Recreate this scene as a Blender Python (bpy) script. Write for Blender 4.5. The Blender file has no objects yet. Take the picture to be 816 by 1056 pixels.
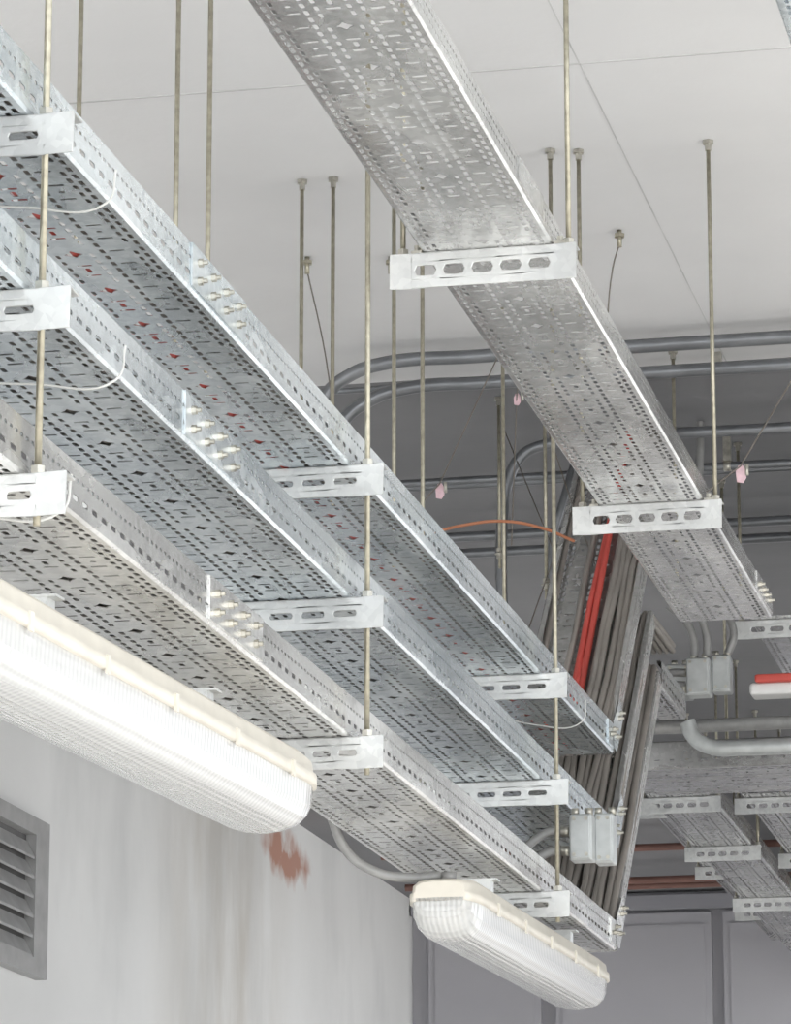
import bpy, bmesh, math, random
from mathutils import Vector, Matrix
random.seed(4)
S=bpy.context.scene
COL=S.collection
try:
    S.view_settings.view_transform='Standard'
except Exception: pass
CEIL=3.36; FLOOR=-1.6; XW=-4.85; YF=22.4

# ------------------------------------------------------------ materials
def newmat(n):
    m=bpy.data.materials.new(n); m.use_nodes=True
    nt=m.node_tree; b=nt.nodes['Principled BSDF']; return m,nt,b
def simple(n,c,rough=.5,metal=0.,noise=0.,scale=20.):
    m,nt,b=newmat(n)
    b.inputs['Roughness'].default_value=rough; b.inputs['Metallic'].default_value=metal
    tc=nt.nodes.new('ShaderNodeTexCoord'); nz=nt.nodes.new('ShaderNodeTexNoise')
    nz.inputs['Scale'].default_value=scale; nz.inputs['Detail'].default_value=4
    nt.links.new(tc.outputs['Object'],nz.inputs['Vector'])
    cr=nt.nodes.new('ShaderNodeValToRGB')
    k=1-noise
    cr.color_ramp.elements[0].position=.3; cr.color_ramp.elements[1].position=.7
    cr.color_ramp.elements[0].color=(c[0]*k,c[1]*k,c[2]*k,1); cr.color_ramp.elements[1].color=(*c,1)
    nt.links.new(nz.outputs['Fac'],cr.inputs['Fac']); nt.links.new(cr.outputs['Color'],b.inputs['Base Color'])
    return m
def galv(n,dark,light,white,metal=.78,rough=.26,wamt=.5,w0=.5,w1=.75,spg=.18):
    m,nt,b=newmat(n); N=nt.nodes.new; L=nt.links.new
    tc=N('ShaderNodeTexCoord')
    vo=N('ShaderNodeTexVoronoi'); vo.inputs['Scale'].default_value=70
    L(tc.outputs['Object'],vo.inputs['Vector'])
    mp=N('ShaderNodeMapping'); mp.inputs['Scale'].default_value=(1,.35,1); mp.inputs['Location'].default_value=(3,1,7)
    L(tc.outputs['Object'],mp.inputs['Vector'])
    n1=N('ShaderNodeTexNoise'); n1.inputs['Scale'].default_value=5; n1.inputs['Detail'].default_value=4; n1.inputs['Roughness'].default_value=.5
    L(mp.outputs['Vector'],n1.inputs['Vector'])
    n2=N('ShaderNodeTexNoise'); n2.inputs['Scale'].default_value=7; n2.inputs['Detail'].default_value=7; n2.inputs['Roughness'].default_value=.6; n2.inputs['Distortion'].default_value=.6
    L(mp.outputs['Vector'],n2.inputs['Vector'])
    sep=N('ShaderNodeSeparateColor'); L(vo.outputs['Color'],sep.inputs['Color'])
    add=N('ShaderNodeMath'); add.operation='MULTIPLY_ADD'; add.inputs[1].default_value=spg
    L(sep.outputs['Red'],add.inputs[0]); L(n1.outputs['Fac'],add.inputs[2])
    cr=N('ShaderNodeValToRGB'); cr.color_ramp.elements[0].position=.40; cr.color_ramp.elements[1].position=.76
    cr.color_ramp.elements[0].color=(*dark,1); cr.color_ramp.elements[1].color=(*light,1)
    L(add.outputs[0],cr.inputs['Fac'])
    cw=N('ShaderNodeValToRGB'); cw.color_ramp.elements[0].position=w0; cw.color_ramp.elements[1].position=w1
    cw.color_ramp.elements[0].color=(0,0,0,1); cw.color_ramp.elements[1].color=(wamt,wamt,wamt,1)
    L(n2.outputs['Fac'],cw.inputs['Fac'])
    mx=N('ShaderNodeMixRGB'); mx.inputs['Color2'].default_value=(*white,1)
    L(cw.outputs['Color'],mx.inputs['Fac']); L(cr.outputs['Color'],mx.inputs['Color1'])
    L(mx.outputs['Color'],b.inputs['Base Color'])
    mm=N('ShaderNodeMath'); mm.operation='MULTIPLY_ADD'; mm.inputs[1].default_value=-metal*.8; mm.inputs[2].default_value=metal
    L(cw.outputs['Color'],mm.inputs[0]); L(mm.outputs[0],b.inputs['Metallic'])
    mr=N('ShaderNodeMath'); mr.operation='MULTIPLY_ADD'; mr.inputs[1].default_value=.22; mr.inputs[2].default_value=rough-.10
    L(n2.outputs['Fac'],mr.inputs[0]); L(mr.outputs[0],b.inputs['Roughness'])
    n5=N('ShaderNodeTexNoise'); n5.inputs['Scale'].default_value=5; n5.inputs['Detail'].default_value=1
    L(mp.outputs['Vector'],n5.inputs['Vector'])
    bp=N('ShaderNodeBump'); bp.inputs['Strength'].default_value=.5; bp.inputs['Distance'].default_value=.012
    L(n5.outputs['Fac'],bp.inputs['Height']); L(bp.outputs['Normal'],b.inputs['Normal'])
    return m
M_blue=galv('galvanised_blue',(.46,.52,.555),(.82,.87,.90),(.84,.87,.88),wamt=.7)
M_gray=galv('galvanised_gray',(.52,.52,.51),(.84,.84,.825),(.80,.795,.78),wamt=.6)
M_right=galv('galvanised_bright',(.42,.42,.415),(.76,.76,.75),(.74,.74,.73),wamt=.30,rough=.25,metal=.82)
M_riser=galv('galvanised_riser',(.40,.40,.39),(.62,.62,.61),(.62,.61,.60),wamt=.4,metal=.6)
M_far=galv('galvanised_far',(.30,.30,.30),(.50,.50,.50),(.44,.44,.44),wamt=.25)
M_brk=galv('bracket_zinc',(.54,.55,.55),(.72,.73,.72),(.66,.66,.65),metal=.6,rough=.38,wamt=.3)
M_rod=simple('rod_zinc',(.46,.43,.34),.34,.7,.3,60)
M_nut=simple('nut_zinc',(.56,.54,.48),.35,.8,.3,60)
M_pipe=simple('conduit_steel',(.25,.26,.275),.36,.6,.3,9)
M_cream=simple('lamp_housing',(.72,.68,.60),.5,0,.14,12)
M_cable=simple('cable_gray',(.30,.275,.25),.55,0,.3,5)
M_cabled=simple('cable_dark',(.07,.072,.075),.6,0,.3,5)
M_red=simple('cable_red',(.62,.09,.07),.5,0,.15,8)
M_orange=simple('cable_orange',(.46,.18,.09),.5,0,.2,8)
M_flex=simple('flex_gray',(.30,.30,.295),.45,.2,.2,30)
M_box=simple('junction_gray',(.50,.52,.52),.40,.4,.2,25)
M_tag=simple('tag_pink',(.78,.55,.60),.5,0,.2,60)
M_wire=simple('thin_wire',(.18,.16,.14),.5,.3,.2,20)
M_tie=simple('tie_white',(.62,.62,.60),.5,0,.1,20)
M_white=simple('plastic_white',(.75,.75,.74),.4,0,.05,20)
M_redpipe=simple('pipe_red',(.20,.10,.08),.5,0,.3,6)
M_vent=simple('vent_gray',(.44,.44,.44),.5,.2,.2,10)
M_ventd=simple('vent_dark',(.12,.12,.12),.7,0,.2,10)
M_gate=simple('gate_gray',(.43,.425,.455),.6,0,.08,1.5)
M_gatef=simple('gate_frame',(.32,.32,.35),.6,0,.08,2)
M_joint=simple('joint_line',(.66,.66,.66),.8,0,.25,4)
M_floor=simple('concrete_floor',(.64,.62,.59),.8,0,.15,1.2)
M_tube=simple('lamp_tube',(.90,.90,.89),.3,0,.02,5)

# diffuser: finely ribbed frosted acrylic
M_diff,nt,b=newmat('frosted_diffuser')
b.inputs['Roughness'].default_value=.14; b.inputs['IOR'].default_value=1.45
b.inputs['Transmission Weight'].default_value=.52
tc=nt.nodes.new('ShaderNodeTexCoord'); wv=nt.nodes.new('ShaderNodeTexWave'); wv.bands_direction='Y'; wv.inputs['Scale'].default_value=16; wv.inputs['Distortion'].default_value=.3
wv2=nt.nodes.new('ShaderNodeTexWave'); wv2.bands_direction='X'; wv2.inputs['Scale'].default_value=26
nt.links.new(tc.outputs['Object'],wv.inputs['Vector']); nt.links.new(tc.outputs['Object'],wv2.inputs['Vector'])
ad_=nt.nodes.new('ShaderNodeMath'); ad_.operation='MULTIPLY_ADD'; ad_.inputs[1].default_value=.35
nt.links.new(wv.outputs['Fac'],ad_.inputs[0]); nt.links.new(wv2.outputs['Fac'],ad_.inputs[2])
bp=nt.nodes.new('ShaderNodeBump'); bp.inputs['Strength'].default_value=.28; bp.inputs['Distance'].default_value=.004
nt.links.new(ad_.outputs[0],bp.inputs['Height']); nt.links.new(bp.outputs['Normal'],b.inputs['Normal'])
cr=nt.nodes.new('ShaderNodeValToRGB'); cr.color_ramp.elements[0].color=(.86,.87,.87,1); cr.color_ramp.elements[1].color=(.95,.955,.95,1)
nt.links.new(ad_.outputs[0],cr.inputs['Fac']); nt.links.new(cr.outputs['Color'],b.inputs['Base Color'])

def plaster(n,base,dirt,stain=False):
    m,nt,b=newmat(n); N=nt.nodes.new; L=nt.links.new
    b.inputs['Roughness'].default_value=.85
    tc=N('ShaderNodeTexCoord')
    n1=N('ShaderNodeTexNoise'); n1.inputs['Scale'].default_value=.9; n1.inputs['Detail'].default_value=7
    L(tc.outputs['Object'],n1.inputs['Vector'])
    cr=N('ShaderNodeValToRGB'); cr.color_ramp.elements[0].position=.3; cr.color_ramp.elements[1].position=.62
    cr.color_ramp.elements[0].color=(*dirt,1); cr.color_ramp.elements[1].color=(*base,1)
    L(n1.outputs['Fac'],cr.inputs['Fac'])
    out=cr.outputs['Color']
    nb=N('ShaderNodeTexNoise'); nb.inputs['Scale'].default_value=14; nb.inputs['Detail'].default_value=8
    L(tc.outputs['Object'],nb.inputs['Vector'])
    bp=N('ShaderNodeBump'); bp.inputs['Strength'].default_value=.35; bp.inputs['Distance'].default_value=.006
    L(nb.outputs['Fac'],bp.inputs['Height']); L(bp.outputs['Normal'],b.inputs['Normal'])
    if stain:
        n2=N('ShaderNodeTexNoise'); n2.inputs['Scale'].default_value=1.0; n2.inputs['Detail'].default_value=8
        mp=N('ShaderNodeMapping'); mp.inputs['Scale'].default_value=(1,2.2,.7)
        L(tc.outputs['Object'],mp.inputs['Vector']); L(mp.outputs['Vector'],n2.inputs['Vector'])
        sx=N('ShaderNodeSeparateXYZ'); L(tc.outputs['Object'],sx.inputs['Vector'])
        def band(axis,c,w):
            a=N('ShaderNodeMath'); a.operation='SUBTRACT'; a.inputs[1].default_value=c; L(sx.outputs[axis],a.inputs[0])
            q=N('ShaderNodeMath'); q.operation='ABSOLUTE'; L(a.outputs[0],q.inputs[0])
            d=N('ShaderNodeMath'); d.operation='MULTIPLY_ADD'; d.inputs[1].default_value=-1/w; d.inputs[2].default_value=1; d.use_clamp=True
            L(q.outputs[0],d.inputs[0]); return d.outputs[0]
        def mul(a,c):
            q=N('ShaderNodeMath'); q.operation='MULTIPLY'; L(a,q.inputs[0])
            if isinstance(c,float): q.inputs[1].default_value=c
            else: L(c,q.inputs[1])
            q.use_clamp=True
            return q.outputs[0]
        def ramp(a,p0,p1):
            q=N('ShaderNodeMapRange'); q.inputs['From Min'].default_value=p0; q.inputs['From Max'].default_value=p1; L(a,q.inputs['Value']); return q.outputs[0]
        def mix(fac,c1,col):
            x=N('ShaderNodeMixRGB'); L(fac,x.inputs['Fac']); L(c1,x.inputs['Color1']); x.inputs['Color2'].default_value=(*col,1); return x.outputs[0]
        st=mul(band('Y',18.1,1.4),ramp(n2.outputs['Fac'],.36,.60))
        out=mix(mul(st,.85),out,(.45,.42,.375))
        n3=N('ShaderNodeTexNoise'); n3.inputs['Scale'].default_value=4.5; n3.inputs['Detail'].default_value=8
        L(tc.outputs['Object'],n3.inputs['Vector'])
        rs=mul(mul(band('Y',19.3,.7),band('Z',3.14,.20)),ramp(n3.outputs['Fac'],.3,.6))
        out=mix(mul(ramp(rs,.10,.40),.8),out,(.40,.15,.08))
        n4=N('ShaderNodeTexNoise'); n4.inputs['Scale'].default_value=2.0; n4.inputs['Detail'].default_value=10
        mp2=N('ShaderNodeMapping'); mp2.inputs['Scale'].default_value=(1,1.0,.45)
        L(tc.outputs['Object'],mp2.inputs['Vector']); L(mp2.outputs['Vector'],n4.inputs['Vector'])
        out=mix(mul(ramp(n4.outputs['Fac'],.48,.75),.55),out,(.54,.55,.555))
    L(out,b.inputs['Base Color'])
    return m
M_ceil=plaster('ceiling_paint',(.76,.76,.765),(.68,.68,.685))
M_ceil_shade=plaster('ceiling_painted_shade',(.23,.23,.24),(.18,.18,.19))  # shade of the rear ceiling put into a darker base colour
M_wall=plaster('wall_paint',(.78,.785,.785),(.71,.715,.715),True)

# ------------------------------------------------------------ helpers
def empty(name,loc=(0,0,0)):
    e=bpy.data.objects.new(name,None); e.location=loc; e.empty_display_size=.05; COL.objects.link(e); return e
def mk(name,bm,mat,parent=None,loc=(0,0,0),rot=(0,0,0),smooth=False):
    me=bpy.data.meshes.new(name); bm.to_mesh(me); bm.free()
    mats=mat if isinstance(mat,(list,tuple)) else [mat]
    for q in mats: me.materials.append(q)
    if smooth:
        for p in me.polygons: p.use_smooth=True
    o=bpy.data.objects.new(name,me); o.location=loc; o.rotation_euler=rot; COL.objects.link(o)
    if parent: o.parent=parent
    return o
def addbox(bm,x0,x1,y0,y1,z0,z1,mi=0):
    v=[bm.verts.new(p) for p in [(x0,y0,z0),(x1,y0,z0),(x1,y1,z0),(x0,y1,z0),(x0,y0,z1),(x1,y0,z1),(x1,y1,z1),(x0,y1,z1)]]
    for f in [(0,3,2,1),(4,5,6,7),(0,1,5,4),(1,2,6,5),(2,3,7,6),(3,0,4,7)]:
        fc=bm.faces.new([v[i] for i in f]); fc.material_index=mi
def box(name,x0,x1,y0,y1,z0,z1,mat,parent=None,bevel=0):
    bm=bmesh.new(); addbox(bm,x0,x1,y0,y1,z0,z1); o=mk(name,bm,mat,parent)
    if bevel:
        md=o.modifiers.new('bev','BEVEL'); md.width=bevel; md.segments=3
    return o
def addcyl(bm,p,q,r,n=10,mi=0,r2=None):
    p=Vector(p);q=Vector(q);d=(q-p).normalized()
    a=d.orthogonal().normalized(); c=d.cross(a)
    if r2 is None:r2=r
    A=[bm.verts.new(p+(a*math.cos(t)+c*math.sin(t))*r) for t in [2*math.pi*i/n for i in range(n)]]
    B=[bm.verts.new(q+(a*math.cos(t)+c*math.sin(t))*r2) for t in [2*math.pi*i/n for i in range(n)]]
    for i in range(n):
        f=bm.faces.new([A[i],A[(i+1)%n],B[(i+1)%n],B[i]]); f.smooth=n>6; f.material_index=mi
    bm.faces.new(A[::-1]).material_index=mi; bm.faces.new(B).material_index=mi
def curve(name,paths,r,mat,parent=None,bez=True,res=8):
    cu=bpy.data.curves.new(name,'CURVE'); cu.dimensions='3D'; cu.bevel_depth=r; cu.bevel_resolution=3; cu.resolution_u=res; cu.use_fill_caps=True
    for pts in paths:
        if bez:
            s=cu.splines.new('BEZIER'); s.bezier_points.add(len(pts)-1)
            for i,p in enumerate(pts):
                s.bezier_points[i].co=p; s.bezier_points[i].handle_left_type='AUTO'; s.bezier_points[i].handle_right_type='AUTO'
        else:
            s=cu.splines.new('POLY'); s.points.add(len(pts)-1)
            for i,p in enumerate(pts): s.points[i].co=(*p,1)
            s.use_smooth=True
    cu.materials.append(mat)
    o=bpy.data.objects.new(name,cu); COL.objects.link(o)
    if parent:o.parent=parent
    return o

# perforated plate cells -------------------------------------------------
def cell(bm,P,u0,u1,v0,v1,hole=None):
    uc=(u0+u1)/2; vc=(v0+v1)/2
    R=[(u1,vc),(u1,v1),(uc,v1),(u0,v1),(u0,vc),(u0,v0),(uc,v0),(u1,v0)]
    if hole is None:
        bm.faces.new([bm.verts.new(P(u,v)) for u,v in [(u0,v0),(u1,v0),(u1,v1),(u0,v1)]]); return
    k,a,c=hole
    if k=='slot':
        if c>=a: H=[(a,0),(.9*a,c-.4*a),(0,c),(-.9*a,c-.4*a),(-a,0),(-.9*a,-c+.4*a),(0,-c),(.9*a,-c+.4*a)]
        else:    H=[(a,0),(a-.4*c,.9*c),(0,c),(-a+.4*c,.9*c),(-a,0),(-a+.4*c,-.9*c),(0,-c),(a-.4*c,-.9*c)]
    else:
        H=[(a,0),(.42*a,.42*c),(0,c),(-.42*a,.42*c),(-a,0),(-.42*a,-.42*c),(0,-c),(.42*a,-.42*c)]
    ro=[bm.verts.new(P(*p)) for p in R]; hi=[bm.verts.new(P(uc+p[0],vc+p[1])) for p in H]
    for i in range(8):
        j=(i+1)%8; bm.faces.new([ro[i],ro[j],hi[j],hi[i]])
ML=.2
def tray_module(w,fh):
    bm=bmesh.new(); ch=.004; hw=w/2-ch
    half=[('p',.007),('s',.015),('t',.015),('p',.006),('x',.031),('p',.003),('s',.015),('p',.008),('t',.014),('p',.004)]
    tot=sum(a for _,a in half)+.019; k=hw/tot
    cols=[(t,a*k) for t,a in half]; full=cols+[('c',.038*k)]+cols[::-1]
    P=lambda u,v:(u,v,0)
    u=-hw
    T=ML/6
    for t,a in full:
        u1=u+a
        if t=='p': cell(bm,P,u,u1,0,ML)
        elif t=='s':
            for i in range(6): cell(bm,P,u,u1,T*i,T*(i+1),('slot',.0046,.0125))
        elif t=='t':
            cell(bm,P,u,u1,0,T/2)
            for i in range(5): cell(bm,P,u,u1,T/2+T*i,T/2+T*(i+1),('slot',.0043,.0115))
            cell(bm,P,u,u1,ML-T/2,ML)
        elif t=='x':
            cell(bm,P,u,u1,0,T,('slot',.0140,.0042)); cell(bm,P,u,u1,T,2*T)
            cell(bm,P,u,u1,2*T,3*T,('slot',.0140,.0042)); cell(bm,P,u,u1,3*T,4*T,('slot',.0050,.0060))
            cell(bm,P,u,u1,4*T,5*T,('slot',.0140,.0042)); cell(bm,P,u,u1,5*T,ML)
        elif t=='c':
            cell(bm,P,u,u1,0,.044,('star',.0170,.019)); cell(bm,P,u,u1,.044,.074)
            cell(bm,P,u,u1,.074,.094,('slot',.014,.0045)); cell(bm,P,u,u1,.094,.125,('slot',.0048,.0125))
            cell(bm,P,u,u1,.125,.150,('slot',.014,.0045)); cell(bm,P,u,u1,.150,ML)
        u=u1
    for s in (-1,1):
        X=s*w/2
        Q=lambda a,v,X=X:(X,v,a)
        def quad(p0,p1):
            bm.faces.new([bm.verts.new((p0[0],0,p0[1])),bm.verts.new((p1[0],0,p1[1])),bm.verts.new((p1[0],ML,p1[1])),bm.verts.new((p0[0],ML,p0[1]))])
        quad((s*hw,0),(X,ch))
        z=ch
        if fh>.07: rows=[('p',.014),('d',.018),('p',.014),('e',.012),('p',fh-ch-.058-.003)]
        else: rows=[('p',.012),('e',.012),('p',.008),('e',.012),('p',fh-ch-.044-.003)]
        for t,a in rows:
            if t=='p': cell(bm,Q,z,z+a,0,ML)
            elif t=='d':
                for i in range(4): cell(bm,Q,z,z+a,ML/4*i,ML/4*(i+1),('slot',.0046,.0150))
            elif t=='e':
                for i in range(8): cell(bm,Q,z,z+a,ML/8*i,ML/8*(i+1),('slot',.0030,.0068))
            z+=a
        quad((X,z),(X-s*.003,fh)); quad((X-s*.003,fh),(X-s*.014,fh)); quad((X-s*.014,fh),(X-s*.014,fh-.007))
    bmesh.ops.remove_doubles(bm,verts=bm.verts,dist=.00001)
    return bm
def tray_run(parent,name,mat,start,direction,length,w=.27,fh=.085):
    bm=tray_module(w,fh)
    d=Vector(direction).normalized()
    cnt=max(1,round(length/ML))
    sc=length/(cnt*ML)
    for vv in bm.verts: vv.co.y*=sc
    o=mk(name,bm,mat,parent)
    side=d.cross(Vector((0,0,1)))
    side=side.normalized() if side.length>1e-4 else Vector((1,0,0))
    up=side.cross(d)
    m=Matrix((side,d,up)).transposed().to_4x4(); m.translation=Vector(start)
    o.matrix_world=m
    a=o.modifiers.new('arr','ARRAY'); a.use_relative_offset=False; a.use_constant_offset=True
    a.constant_offset_displace=(0,ML*sc,0); a.count=cnt
    so=o.modifiers.new('sol','SOLIDIFY'); so.thickness=.0016; so.offset=0
    return o
def bracket(parent,x0,x1,y,ztop,h=.065,n=5,mat=M_brk,big=True):
    bm=bmesh.new()
    P=lambda u,v:(u,y,v)
    L=x1-x0; m=.045
    cell(bm,P,x0,x0+m,ztop-h,ztop); cell(bm,P,x1-m,x1,ztop-h,ztop)
    cw=(L-2*m)/n
    for i in range(n):
        a=x0+m+i*cw; 
        cell(bm,P,a,a+cw,ztop-h,ztop-h*.76)
        cell(bm,P,a,a+cw,ztop-h*.24,ztop)
        cell(bm,P,a,a+cw,ztop-h*.76,ztop-h*.24,('slot',cw*(.38 if big else .36),h*(.155 if big else .10)))
    cell(bm,lambda u,v:(u,v,ztop),x0,x1,y,y+.045)
    bmesh.ops.remove_doubles(bm,verts=bm.verts,dist=.00001)
    o=mk('angle_bracket',bm,mat,parent)
    so=o.modifiers.new('sol','SOLIDIFY'); so.thickness=.004; so.offset=0
    bv=o.modifiers.new('bev','BEVEL'); bv.width=.0012; bv.segments=2; bv.limit_method='ANGLE'
    return o
def rod(parent,x,y,z0,z1=CEIL,r=.0055,nuts=()):
    bm=bmesh.new(); addcyl(bm,(x,y,z0),(x,y,z1),r,10)
    if z1>=CEIL-.01:
        addcyl(bm,(x,y,CEIL-.010),(x,y,CEIL-.001),.015,6,1); addcyl(bm,(x,y,CEIL-.028),(x,y,CEIL-.010),.009,6,1)
    for z in nuts:
        addcyl(bm,(x,y,z+.002),(x,y,z+.014),.0115,6,1); addcyl(bm,(x,y,z-.018),(x,y,z-.006),.0115,6,1)
        addcyl(bm,(x,y,z-.006),(x,y,z-.003),.016,12,1)
    return mk('threaded_rod',bm,[M_rod,M_nut],parent)

# ------------------------------------------------------------ room
def slab(name,x0,x1,y0,y1,z0,z1,mat): return box(name,x0,x1,y0,y1,z0,z1,mat)
slab('ceiling',XW-.3,2.6,-2.5,11.45,CEIL,CEIL+.3,M_ceil)
slab('ceiling_rear',XW-.3,2.6,11.45,YF+.3,CEIL,CEIL+.3,M_ceil_shade)
slab('wall_left',XW-.3,XW,-2.5,YF+.3,FLOOR,CEIL,M_wall)
slab('wall_far',XW,2.6,YF,YF+.3,FLOOR,CEIL,M_gate)
slab('wall_right_shading',2.3,2.6,9.0,14.5,FLOOR,CEIL,M_wall)  # unseen wall piece, sized to dim the ceiling and trays beside it
slab('floor',-40,40,-30,60,FLOOR-.2,FLOOR,M_floor)
bm=bmesh.new()
for y in (3.9,8.8): addbox(bm,XW,2.6,y-.004,y+.004,CEIL-.0015,CEIL+.001)
for x in (-3.98,-1.486,1.0): addbox(bm,x-.002,x+.002,-2.5,11.45,CEIL-.0015,CEIL+.001)
mk('trim_1',bm,M_joint)
g=empty('sliding_gate',(0,0,0))
for i,(x0,x1) in enumerate([(-4.74,-4.07),(-3.98,-3.06),(-2.99,-2.10),(-2.03,-1.20)]):
    bm=bmesh.new(); addbox(bm,x0,x1,YF-.06,YF-.002,FLOOR,CEIL-.13); addbox(bm,x0+.04,x1-.04,YF-.07,YF-.06,CEIL-1.9,CEIL-.2)
    mk('panel_%d'%(i+1),bm,M_gate,g)
bm=bmesh.new(); addbox(bm,XW+.01,2.25,YF-.10,YF-.002,CEIL-.11,CEIL-.03); mk('rail',bm,M_gatef,g)

# vent on left wall
v=empty('wall_vent')
bm=bmesh.new(); Z0,Z1,Y0,Y1=1.99,2.63,13.5,15.12; X=XW
ym0,ym1=14.30,14.38
for (a,b_,c,d) in [(Y0,Y1,Z1-.07,Z1),(Y0,Y1,Z0,Z0+.07),(Y0,Y0+.09,Z0+.07,Z1-.07),(Y1-.18,Y1,Z0+.07,Z1-.07),(ym0,ym1,Z0+.07,Z1-.07)]:
    addbox(bm,X+.001,X+.05,a,b_,c,d)
mk('frame',bm,M_vent,v)
box('backing',X+.001,X+.006,Y0+.09,Y1-.18,Z0+.07,Z1-.07,M_ventd,v)
bm=bmesh.new()
n=6
for k in range(n):
    z=Z0+.08+(Z1-Z0-.16)*k/n; t=(Z1-Z0-.16)/n
    for (a,b_) in [(Y0+.09,ym0),(ym1,Y1-.18)]:
        vs=[bm.verts.new(p) for p in [(X+.045,a,z),(X+.045,b_,z),(X+.012,b_,z+t*.8),(X+.012,a,z+t*.8)]]
        bm.faces.new(vs)
        vs=[bm.verts.new(p) for p in [(X+.045,a,z-.012),(X+.045,b_,z-.012),(X+.045,b_,z),(X+.045,a,z)]]; bm.faces.new(vs)
mk('louvres',bm,M_vent,v)

# ------------------------------------------------------------ left tray stack
YA,YB,YC=5.19,7.28,9.38
ZT=[1.97,1.70,1.42]
XC=-1.84; W=.275
YE=10.5
TOP=[1.25,.80,.92]
def nut_cluster(bm,x,y,z,dx=.008,mi=1):
    addcyl(bm,(x,y,z),(x+dx,y,z),.0075,6,mi); addcyl(bm,(x+dx,y,z),(x+dx+.008,y,z),.004,6,mi)
for i,z in enumerate(ZT):
    t=empty('cable_tray')
    mat=[M_blue,M_blue,M_gray][i]
    tray_run(t,'perforated_channel',mat,(XC,3.6,z),(0,1,0),YE-3.6,W)
    top=TOP[i]
    L=top*math.sqrt(2)
    tray_run(t,'inclined_channel',M_riser,(XC,YE+.02,z),(0,1,1),L,W,.062)
    yt=YE+.02+top; zt=z+top
    if i==2:
        tray_run(t,'upper_channel',M_far,(XC,yt,zt),(0,1,0),.5,W)
    bm=bmesh.new(); xf=XC+W/2
    ys=[6.08,6.05,6.22][i]
    addbox(bm,xf+.001,xf+.004,ys,ys+.36,z+.006,z+.083)
    for k in range(4):
        for zz in (z+.025,z+.058):
            nut_cluster(bm,xf+.004,ys+.04+k*.087,zz)
    addbox(bm,xf+.001,xf+.005,YE-.10,YE+.0,z+.012,z+.078)
    vs=[bm.verts.new((xf+.006,YE+a,z+.015+c)) for a,c in [(-.02,0),(.03,-.01),(.03+.12,.11),(.10,.155),(-.02,.07)]]
    bm.faces.new(vs)
    for (a,c) in [(-.07,.03),(-.03,.05),(.03,.04),(.07,.10),(.1,.12)]: nut_cluster(bm,xf+.006,YE+a,z+c+.01)
    mk('splice_plate',bm,[mat,M_nut],t)
    yy=[5.55,5.62,5.35][i]
    curve('tie_wire',[[(xf+.01,yy+.05,z+.05),(xf,yy+.03,z-.012),(XC+.02,yy,z-.02),(XC-W/2+.03,yy-.05,z-.006),(XC-W/2-.01,yy-.05,z+.03)]],.0020,M_tie,t)
    if i==0:
        y2=9.95
        curve('tie_wire',[[(xf+.01,y2+.05,z+.05),(xf,y2+.03,z-.012),(XC+.02,y2,z-.02),(XC-W/2-.01,y2-.05,z+.03)]],.0018,M_tie,t)
for i,z in enumerate(ZT):
    t=empty('cable_bundle')
    top=TOP[i]
    paths=[];red=[];up=[]
    N=13
    for k in range(N):
        x=XC-W/2+.018+(W-.036)*k/(N-1)
        lay=z+.012+random.uniform(0,.006)
        j=lambda:random.uniform(-.004,.004)
        if i==0 and k in (1,2,3,5,7): continue
        if i==0 and k==6: x=XC; lay=z+.012; j=lambda:random.uniform(-.002,.002)
        low=[(x,3.65,lay)]+[(x+j(),4.2+q*.9,lay) for q in range(7)]+[(x,YE-.02,lay),(x,YE+.04,lay+.03)]
        inc=[]
        nn=6
        for q in range(1,nn+1):
            s=top*q/nn
            inc.append((x+j(),YE+.02+s-.012,z+s+.018+random.uniform(0,.012)))
        end=[(x,YE+.06+top,z+top+.03),(x,YE+.5+top,z+top+.03)] if i else []
        pth=low+inc+end
        if i==0 and k==6: red.append(pth)
        else: (paths).append(pth)
        if i>0 or k>6:
            for lift in ((.013,.030) if i==2 else (.013,)):
                hi=[(x+.006,YE-.5,lay+.016),(x+.006,YE-.02,lay+.02+lift)]+[(p[0]+.006+j(),p[1]-lift,p[2]+lift) for p in inc]+[(p[0],p[1],p[2]+.016) for p in end]
                up.append(hi)
    curve('gray_cables',paths,.0095,M_cable,t,bez=False)
    curve('gray_cables_upper',up,.0105,M_cable,t,bez=False)
    if i==0:
        curve('red_cables',red+[[(XC+.005,YE-.3,z+.03),(XC-.01,YE+.05,z+.05),(XC-.005,YE+.5,z+.54),(XC+.01,YE+1.2,z+1.23)],[(XC+.02,YE-.3,z+.03),(XC+.012,YE+.05,z+.05),(XC+.015,YE+.55,z+.60),(XC+.0,YE+1.2,z+1.23)]],.0100,M_red,t,bez=False)

for y,xr in ((YA,-1.685),(YB,-1.672),(YC,-1.668)):
    h=empty('trapeze_hanger')
    for q,z in enumerate(ZT): bracket(h,-2.05 if q<2 else -1.985,-1.635,y,z-.003,.062,5,M_brk,False)
    rod(h,xr,y+.022,ZT[2]-.075,nuts=[z for z in ZT])
    rod(h,-2.008,y+.022,ZT[1]-.05,nuts=ZT[:2])
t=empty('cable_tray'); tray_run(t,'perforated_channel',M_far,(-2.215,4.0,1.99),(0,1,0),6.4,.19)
for y in (YA,YB,YC):
    h=empty('trapeze_hanger')
    bracket(h,-2.34 if y!=YC else -2.37,-2.085,y+.1,1.987,.05,3,M_brk)
    rod(h,-2.32 if y!=YC else -2.355,y+.12,1.93,nuts=[1.99]); rod(h,-2.105,y+.12,1.93,nuts=[1.99])
h=empty('hanger_rod'); rod(h,-2.27,9.5,2.05)

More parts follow.
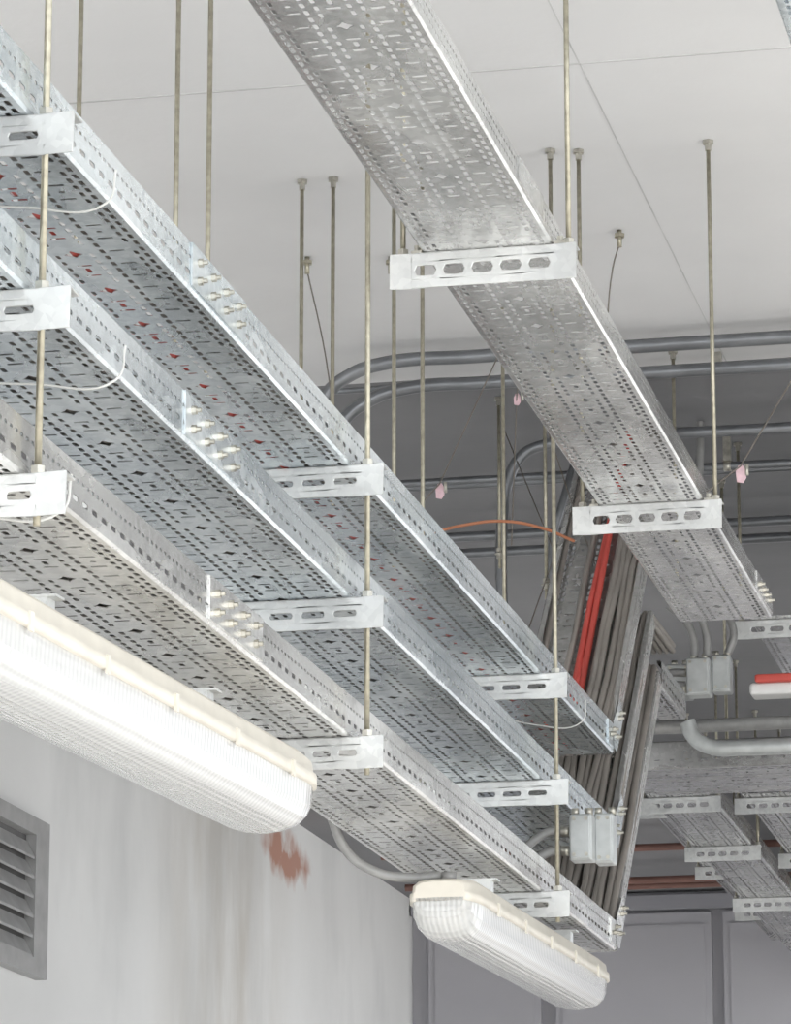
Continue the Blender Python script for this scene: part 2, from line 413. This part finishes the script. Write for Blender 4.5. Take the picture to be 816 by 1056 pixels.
# ------------------------------------------------------------ right tray
t=empty('cable_tray')
ZR=2.40
tray_run(t,'perforated_channel',M_right,(-1.42,4.2,ZR),(0,1,0),6.6,.265,.062)
bm=bmesh.new()
addbox(bm,-1.2865,-1.283,10.45,10.79,ZR+.008,ZR+.058)
for k in range(4): nut_cluster(bm,-1.283,10.5+.07*k,ZR+.03)
addbox(bm,-1.2865,-1.283,6.9,7.15,ZR+.008,ZR+.058)
mk('splice_plate',bm,[M_right,M_nut],t)
for y in (5.17,7.27,9.40):
    h=empty('trapeze_hanger')
    bracket(h,-1.62,-1.24,y,ZR-.003,.072,5,M_brk,True)
    rod(h,-1.258,y+.022,ZR-.05,nuts=[ZR]); rod(h,-1.597,y+.022,ZR-.05,nuts=[ZR])
    bm=bmesh.new()
    for x in (-1.567,-1.275): 
        addbox(bm,x-.010,x+.012,y+.005,y+.04,ZR-.001,ZR+.006); addcyl(bm,(x,y+.02,ZR),(x,y+.02,ZR+.02),.007,6)
    mk('hold_down_clip',bm,M_nut,h)

t=empty('cable_tray'); tray_run(t,'perforated_channel',M_blue,(-.675,3.0,2.9),(0,1,0),5.5,.32)
h=empty('trapeze_hanger'); bracket(h,-.87,-.47,5.0,2.897,.07); rod(h,-.855,5.02,2.85,nuts=[2.9]); rod(h,-.485,5.02,2.85,nuts=[2.9])

# ------------------------------------------------------------ lamps
def loft(bm,rings,mi=0,smooth=True):
    R=[[bm.verts.new(p) for p in r] for r in rings]
    n=len(R[0])
    for a,b_ in zip(R,R[1:]):
        for i in range(n):
            f=bm.faces.new([a[i],a[(i+1)%n],b_[(i+1)%n],b_[i]]); f.smooth=smooth; f.material_index=mi
    bm.faces.new(R[0][::-1]).material_index=mi; bm.faces.new(R[-1]).material_index=mi
def lamp(p0,p1,mounts,g=1.):
    p0=Vector(p0);p1=Vector(p1);L=(p1-p0).length
    e=empty('fluorescent_lamp')
    d=(p1-p0).normalized(); side=d.cross(Vector((0,0,1))).normalized(); up=side.cross(d)
    m=Matrix((side,d,up)).transposed().to_4x4(); m.translation=p0
    e.matrix_world=m
    def hprof(s):
        w=.090
        return [(w,-.008),(w,.012),(w*.93,.014),(w*.90,.014+.022*s),(w*.72,.014+.036*s),(w*.3,.014+.04*s),(-w*.3,.014+.04*s),(-w*.72,.014+.036*s),(-w*.9,.014+.022*s),(-w*.93,.014),(-w,.012),(-w,-.008)][::-1]
    def dprof(s,w=.083):
        return [(w,0),(w*.985,-.018*s),(w*.96,-.045*s),(w*.86,-.066*s),(w*.66,-.082*s),(w*.33,-.090*s),(0,-.093*s),(-w*.33,-.090*s),(-w*.66,-.082*s),(-w*.86,-.066*s),(-w*.96,-.045*s),(-w*.985,-.018*s),(-w,0),(0,.001)]
    def prof(kind):
        rings=[]
        ys=[0,.006,.02,.045,.075,.11]; ys=ys+[L/2]+[L-q for q in ys[::-1]]
        for y in ys:
            q=min(y,L-y); s=min(1,q/.11); s=math.sin(s*math.pi/2)**.55 if s>0 else 0
            sw=.70+.30*s
            if kind=='h': rings.append([(x*sw*g,y,z*g) for x,z in hprof(.60+.40*s)])
            else: rings.append([(x*sw*g,y,z*g) for x,z in dprof(.35+.65*s)])
        return rings
    bm=bmesh.new(); loft(bm,prof('h')); bmesh.ops.recalc_face_normals(bm,faces=bm.faces); mk('housing',bm,M_cream,e)
    bm=bmesh.new(); loft(bm,prof('d'),smooth=False); bmesh.ops.recalc_face_normals(bm,faces=bm.faces)
    mk('diffuser',bm,[M_diff],e)
    bm=bmesh.new(); 
    addbox(bm,-.055*g,.055*g,.10,L-.10,-.022,-.012)
    for s in (-1,1): addcyl(bm,(s*.035,.10,-.044),(s*.035,L-.10,-.044),.014,14)
    mk('gear_tray_and_tubes',bm,M_tube,e)
    bm=bmesh.new(); k=.25
    while k<L-.1:
        for s in (-1,1):
            addbox(bm,s*.091*g-.0025,s*.091*g+.0025,k-.008,k+.008,-.016,.014)
        k+=(L-.5)/4
    mk('clips',bm,M_cream,e)
    bm=bmesh.new()
    for y in mounts: 
        addbox(bm,-.03,.03,y-.02,y+.02,.05,.094); addbox(bm,-.045,.045,y-.022,y+.022,.094,.098)
    mk('mount_stirrup',bm,M_brk,e)
    bm=bmesh.new(); addcyl(bm,(0,.10,.05),(0,.10,.07),.018,10); mk('cable_gland',bm,M_flex,e)
    return e
lamp((-1.855,5.15,1.240),(-1.818,7.16,1.300),[.55,1.45],1.10)
lamp((-1.778,8.50,1.280),(-1.765,10.33,1.315),[.45,1.5],.95)
curve('flexible_conduit',[[(-2.06,8.4,1.60),(-2.02,8.45,1.47),(-1.985,8.48,1.385),(-1.93,8.5,1.345),(-1.86,8.55,1.335),(-1.80,8.60,1.345)]],.0115,M_flex)
curve('flexible_conduit',[[(-1.82,7.12,1.30),(-1.87,7.26,1.32),(-1.95,7.33,1.36),(-2.03,7.38,1.41)]],.010,M_cabled)

def jbox(x,y,z,w=.10,d=.07,h=.13):
    e=empty('junction_box')
    box('body',x-w/2,x+w/2,y-d/2,y+d/2,z-h/2,z+h/2,M_box,e,.006)
    box('cover',x-w/2+.004,x+w/2-.004,y-d/2-.008,y-d/2+.002,z-h/2+.004,z+h/2-.004,M_box,e,.003)
    bm=bmesh.new()
    for a in (-1,1):
        for c in (-1,1): addcyl(bm,(x+a*(w/2-.014),y-d/2-.012,z+c*(h/2-.014)),(x+a*(w/2-.014),y-d/2-.007,z+c*(h/2-.014)),.005,8)
    for c in (-.03,.02): addcyl(bm,(x-w/2-.025,y,z+c),(x-w/2,y,z+c),.013,8)
    for c in (-.018,.018): addcyl(bm,(x+c,y,z+h/2),(x+c,y,z+h/2+.018),.010,8)
    mk('screws_and_glands',bm,M_nut,e); return e
jbox(-1.655,9.70,1.60,.06,.06,.12); jbox(-1.605,9.76,1.605,.05,.06,.13)
curve('flexible_conduit',[[(-1.69,9.72,1.62),(-1.74,9.72,1.625),(-1.78,9.70,1.60),(-1.81,9.66,1.56),(-1.83,9.6,1.525)],[(-1.69,9.72,1.57),(-1.73,9.72,1.575),(-1.77,9.7,1.555),(-1.80,9.66,1.52)]],.012,M_flex)

# ------------------------------------------------------------ ceiling conduits (across)
def elbow_pipe(name,pts,r,mat=M_pipe,clips=()):
    e=empty(name)
    curve('tube',[pts],r,mat,e,bez=True,res=10)
    if clips:
        bm=bmesh.new()
        for (x,y,z) in clips:
            addcyl(bm,(x-.012,y,z),(x+.012,y,z),r*1.25,12); addbox(bm,x-.012,x+.012,y-r*1.3,y+r*1.3,z+r,CEIL-.001 if CEIL-z<.3 else z+r*1.6)
        mk('saddle_clips',bm,M_nut,e)
    return e
def line(p,q,n): return [tuple(Vector(p).lerp(Vector(q),k/n)) for k in range(n+1)]
elbow_pipe('conduit_pipe',[(-2.68,11.07,2.98),(-2.68,11.07,3.10),(-2.66,11.05,3.21),(-2.58,11.04,3.27),(-2.48,11.03,3.295)]+line((-2.2,11.03,3.30),(1.2,11.03,3.30),6),.021,clips=[(-2.1,11.03,3.30),(-1.2,11.03,3.30),(-.3,11.03,3.30)])
elbow_pipe('conduit_pipe',[(-2.68,11.2,2.98),(-2.67,11.2,3.08),(-2.64,11.2,3.17),(-2.56,11.2,3.23),(-2.46,11.2,3.26)]+line((-2.2,11.2,3.265),(1.2,11.2,3.265),6),.021,clips=[(-1.9,11.2,3.265),(-1.0,11.2,3.265)])
elbow_pipe('conduit_pipe',line((-2.9,11.35,3.31),(1.2,11.35,3.31),6),.010,clips=[(-1.5,11.35,3.31)])
elbow_pipe('conduit_pipe',line((-2.7,12.3,3.25),(1.3,12.3,3.25),6),.014,clips=[(-1.6,12.3,3.25),(-.9,12.3,3.25)])
elbow_pipe('conduit_pipe',line((-2.9,12.55,3.3),(1.3,12.55,3.3),6),.013)
elbow_pipe('conduit_pipe',line((-2.9,13.2,3.28),(1.3,13.2,3.28),6),.018)
elbow_pipe('conduit_pipe',line((-2.9,13.45,3.28),(1.3,13.45,3.28),6),.018)
elbow_pipe('conduit_pipe',[(-2.28,11.9,2.3),(-2.28,11.9,2.6),(-2.28,11.9,3.0),(-2.265,11.9,3.12),(-2.21,11.9,3.22),(-2.13,11.9,3.25),(-1.95,11.9,3.26),(-1.4,11.9,3.26),(-.5,11.9,3.26),(1.2,11.9,3.26)],.019,clips=[(-1.3,11.9,3.26)])
elbow_pipe('conduit_pipe',[(-2.14,12.0,2.4),(-2.14,12.0,2.8),(-2.135,12.0,2.95),(-2.10,12.0,3.08),(-2.06,12.05,3.25),(-2.05,12.1,3.33)],.013)

# ------------------------------------------------------------ far trays
t=empty('cable_tray'); tray_run(t,'perforated_channel',M_right,(-1.40,12.35,2.75),(0,1,0),4.4,.30)
h=empty('trapeze_hanger'); bracket(h,-1.60,-1.20,12.40,2.747,.06); rod(h,-1.58,12.42,2.70,nuts=[2.75]); rod(h,-1.22,12.42,2.70,nuts=[2.75])
for (y,z,x0) in ((12.62,2.26,-1.93),(13.35,2.40,-2.10)):
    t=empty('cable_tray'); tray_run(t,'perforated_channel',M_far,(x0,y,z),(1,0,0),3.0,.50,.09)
    for x in (-1.30,-.3):
        h=empty('trapeze_hanger'); 
        rod(h,x,y-.29,z-.05,nuts=[z]); rod(h,x,y+.29,z-.05,nuts=[z])
        bm=bmesh.new(); addbox(bm,x-.02,x+.02,y-.32,y+.32,z-.025,z-.003); mk('strut_channel',bm,M_brk,h)
for (xc,z,y0,ys) in ((-2.27,2.75,15.6,(15.7,17.0,18.6)),(-1.90,2.77,15.8,(15.9,17.4,19.0)),(-2.55,3.02,17.3,(17.4,19.3,20.8)),(-1.6,2.95,16.5,(16.6,18.4,20.2))):
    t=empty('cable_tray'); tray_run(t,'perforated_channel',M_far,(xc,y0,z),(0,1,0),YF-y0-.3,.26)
    for y in ys:
        h=empty('trapeze_hanger'); bracket(h,xc-.17,xc+.17,y,z-.003,.065); rod(h,xc-.155,y+.02,z-.05,nuts=[z]); rod(h,xc+.155,y+.02,z-.05,nuts=[z])
elbow_pipe('conduit_pipe',line((-1.98,12.2,2.365),(.8,12.2,2.365),5),.022,M_flex)
elbow_pipe('conduit_pipe',[(-1.72,12.10,2.36),(-1.70,12.10,2.31),(-1.64,12.10,2.275),(-1.55,12.10,2.27),(-1.3,12.10,2.27),(-.5,12.10,2.27)],.026,M_box)
jbox(-1.665,12.0,2.48,.075,.07,.12); jbox(-1.60,12.06,2.50,.06,.07,.12)
jbox(-1.77,12.3,2.53,.08,.08,.11)
curve('flexible_conduit',[[(-1.68,12.0,2.55),(-1.68,12.0,2.60),(-1.70,12.0,2.66),(-1.76,12.0,2.72)],[(-1.64,12.0,2.55),(-1.64,12.0,2.62),(-1.665,12.0,2.69),(-1.73,12.0,2.76),(-1.80,12.0,2.80)],[(-1.71,12.0,2.46),(-1.76,12.0,2.46),(-1.82,12.05,2.43),(-1.86,12.1,2.41)],[(-1.71,12.0,2.50),(-1.76,12.0,2.50),(-1.83,12.05,2.47),(-1.90,12.1,2.42)],[(-1.58,12.06,2.57),(-1.56,12.06,2.63),(-1.60,12.08,2.74),(-1.66,12.1,3.0),(-1.66,12.1,3.35)]],.013,M_flex)
e=empty('emergency_light')
box('body',-1.52,-1.24,12.1,12.2,2.44,2.48,M_white,e,.012)
box('red_cover',-1.50,-1.30,12.08,12.19,2.477,2.503,M_red,e,.008)
box('hanging_strap',-1.38,-1.34,12.13,12.15,2.38,2.44,M_box,e)
for y,z in ((20.6,3.16),(21.2,3.22),(20.0,3.24)):
    elbow_pipe('sprinkler_pipe',line((-4.5,y,z),(2.2,y,z),4),.020,M_redpipe)

# ------------------------------------------------------------ small things
def anchor(x,y,wire=None):
    e=empty('ceiling_anchor'); bm=bmesh.new(); addcyl(bm,(x,y,CEIL-.05),(x,y,CEIL-.001),.007,8); addcyl(bm,(x,y,CEIL-.022),(x,y,CEIL-.012),.015,6)
    mk('bolt',bm,M_rod,e)
    if wire: curve('wire',[wire],.0022,M_wire,e)
anchor(-2.50,10.15,[(-2.50,10.15,3.32),(-2.48,10.3,3.1),(-2.46,10.6,2.4)]); anchor(-2.27,10.2); anchor(-1.60,10.1,[(-1.60,10.1,3.32),(-1.62,10.1,3.25),(-1.66,10.2,3.0)])
def tag(x,y,z,w1,w2,s0=1):
    e=empty('hanging_tag'); bm=bmesh.new()
    sh=[(-.010,-.022),(.006,-.026),(.014,-.012),(.012,.012),(.003,.026),(-.007,.022),(-.013,.006)]
    vs=[bm.verts.new((x+a*s0,y+.004*c/.02,z+c*s0)) for a,c in sh]; bm.faces.new(vs)
    o=mk('label',bm,M_tag,e); s=o.modifiers.new('s','SOLIDIFY'); s.thickness=.003
    bm=bmesh.new(); addcyl(bm,(x+.016,y,z-.006),(x+.016,y,z+.024),.005,8); mk('clamp',bm,M_nut,e)
    curve('wire',[[w1,(x,y,z+.02)],[(x,y,z+.02),w2]],.002,M_wire,e,bez=False)
tag(-1.215,9.6,2.515,(-.95,9.9,3.1),(-1.30,9.45,2.42))
tag(-2.13,10.2,2.67,(-1.96,10.6,3.34),(-2.27,10.1,2.5),.95)
tag(-2.06,11.0,3.15,(-2.01,11.0,3.36),(-2.08,11.0,2.7),.8)
curve('orange_cable',[[(-2.20,10.4,2.60),(-2.12,10.45,2.63),(-2.02,10.5,2.65),(-1.92,10.6,2.65),(-1.84,10.7,2.63)]],.0045,M_orange)
paths=[[(-2.1,11.4,3.36),(-1.95,11.3,2.9),(-1.8,11.2,2.5)],[(-2.3,12.0,3.36),(-2.05,11.6,2.8),(-1.9,11.3,2.4)],[(-1.8,11.5,3.36),(-1.98,11.3,2.8),(-2.1,11.2,2.4)]]
curve('suspension_wires',paths,.002,M_wire,bez=False)
for (x,y,z) in ((-2.03,10.62,2.1),(-2.03,11.3,2.6),(-1.63,11.3,2.55),(-1.70,12.9,2.45),(-2.25,11.7,2.8)):
    h=empty('hanger_rod'); rod(h,x,y,z,nuts=[z+.05])

# ------------------------------------------------------------ light
w=bpy.data.worlds.new('World'); S.world=w; w.use_nodes=True
bg=w.node_tree.nodes['Background']; bg.inputs['Color'].default_value=(.91,.955,1,1); bg.inputs['Strength'].default_value=2.7
sd=bpy.data.lights.new('sun','SUN'); sd.energy=7.2; sd.angle=.02; sd.color=(1,.98,.95)
so=bpy.data.objects.new('sun',sd); COL.objects.link(so); so.rotation_euler=Vector((.8,-.35,.75)).to_track_quat('Z','Y').to_euler()
ad=bpy.data.lights.new('rear_daylight_fill','AREA'); ad.shape='RECTANGLE'; ad.size=6.5; ad.size_y=3.5; ad.energy=140; ad.color=(.98,.99,1)  # added unseen area fill standing in for daylight from behind the camera
ao=bpy.data.objects.new('rear_daylight_fill',ad); COL.objects.link(ao); ao.location=(-1,-2.4,.6)
ao.rotation_euler=Vector((0,-1,-.22)).to_track_quat('Z','Y').to_euler()

# ------------------------------------------------------------ camera
cd=bpy.data.cameras.new('camera'); cd.sensor_width=36; cd.sensor_fit='AUTO'; cd.lens=36*4000/1056; cd.clip_end=200
co=bpy.data.objects.new('camera',cd); COL.objects.link(co); co.location=(0,0,0)
co.rotation_euler=(math.radians(90+14.06),0,math.radians(12.47))
S.camera=co
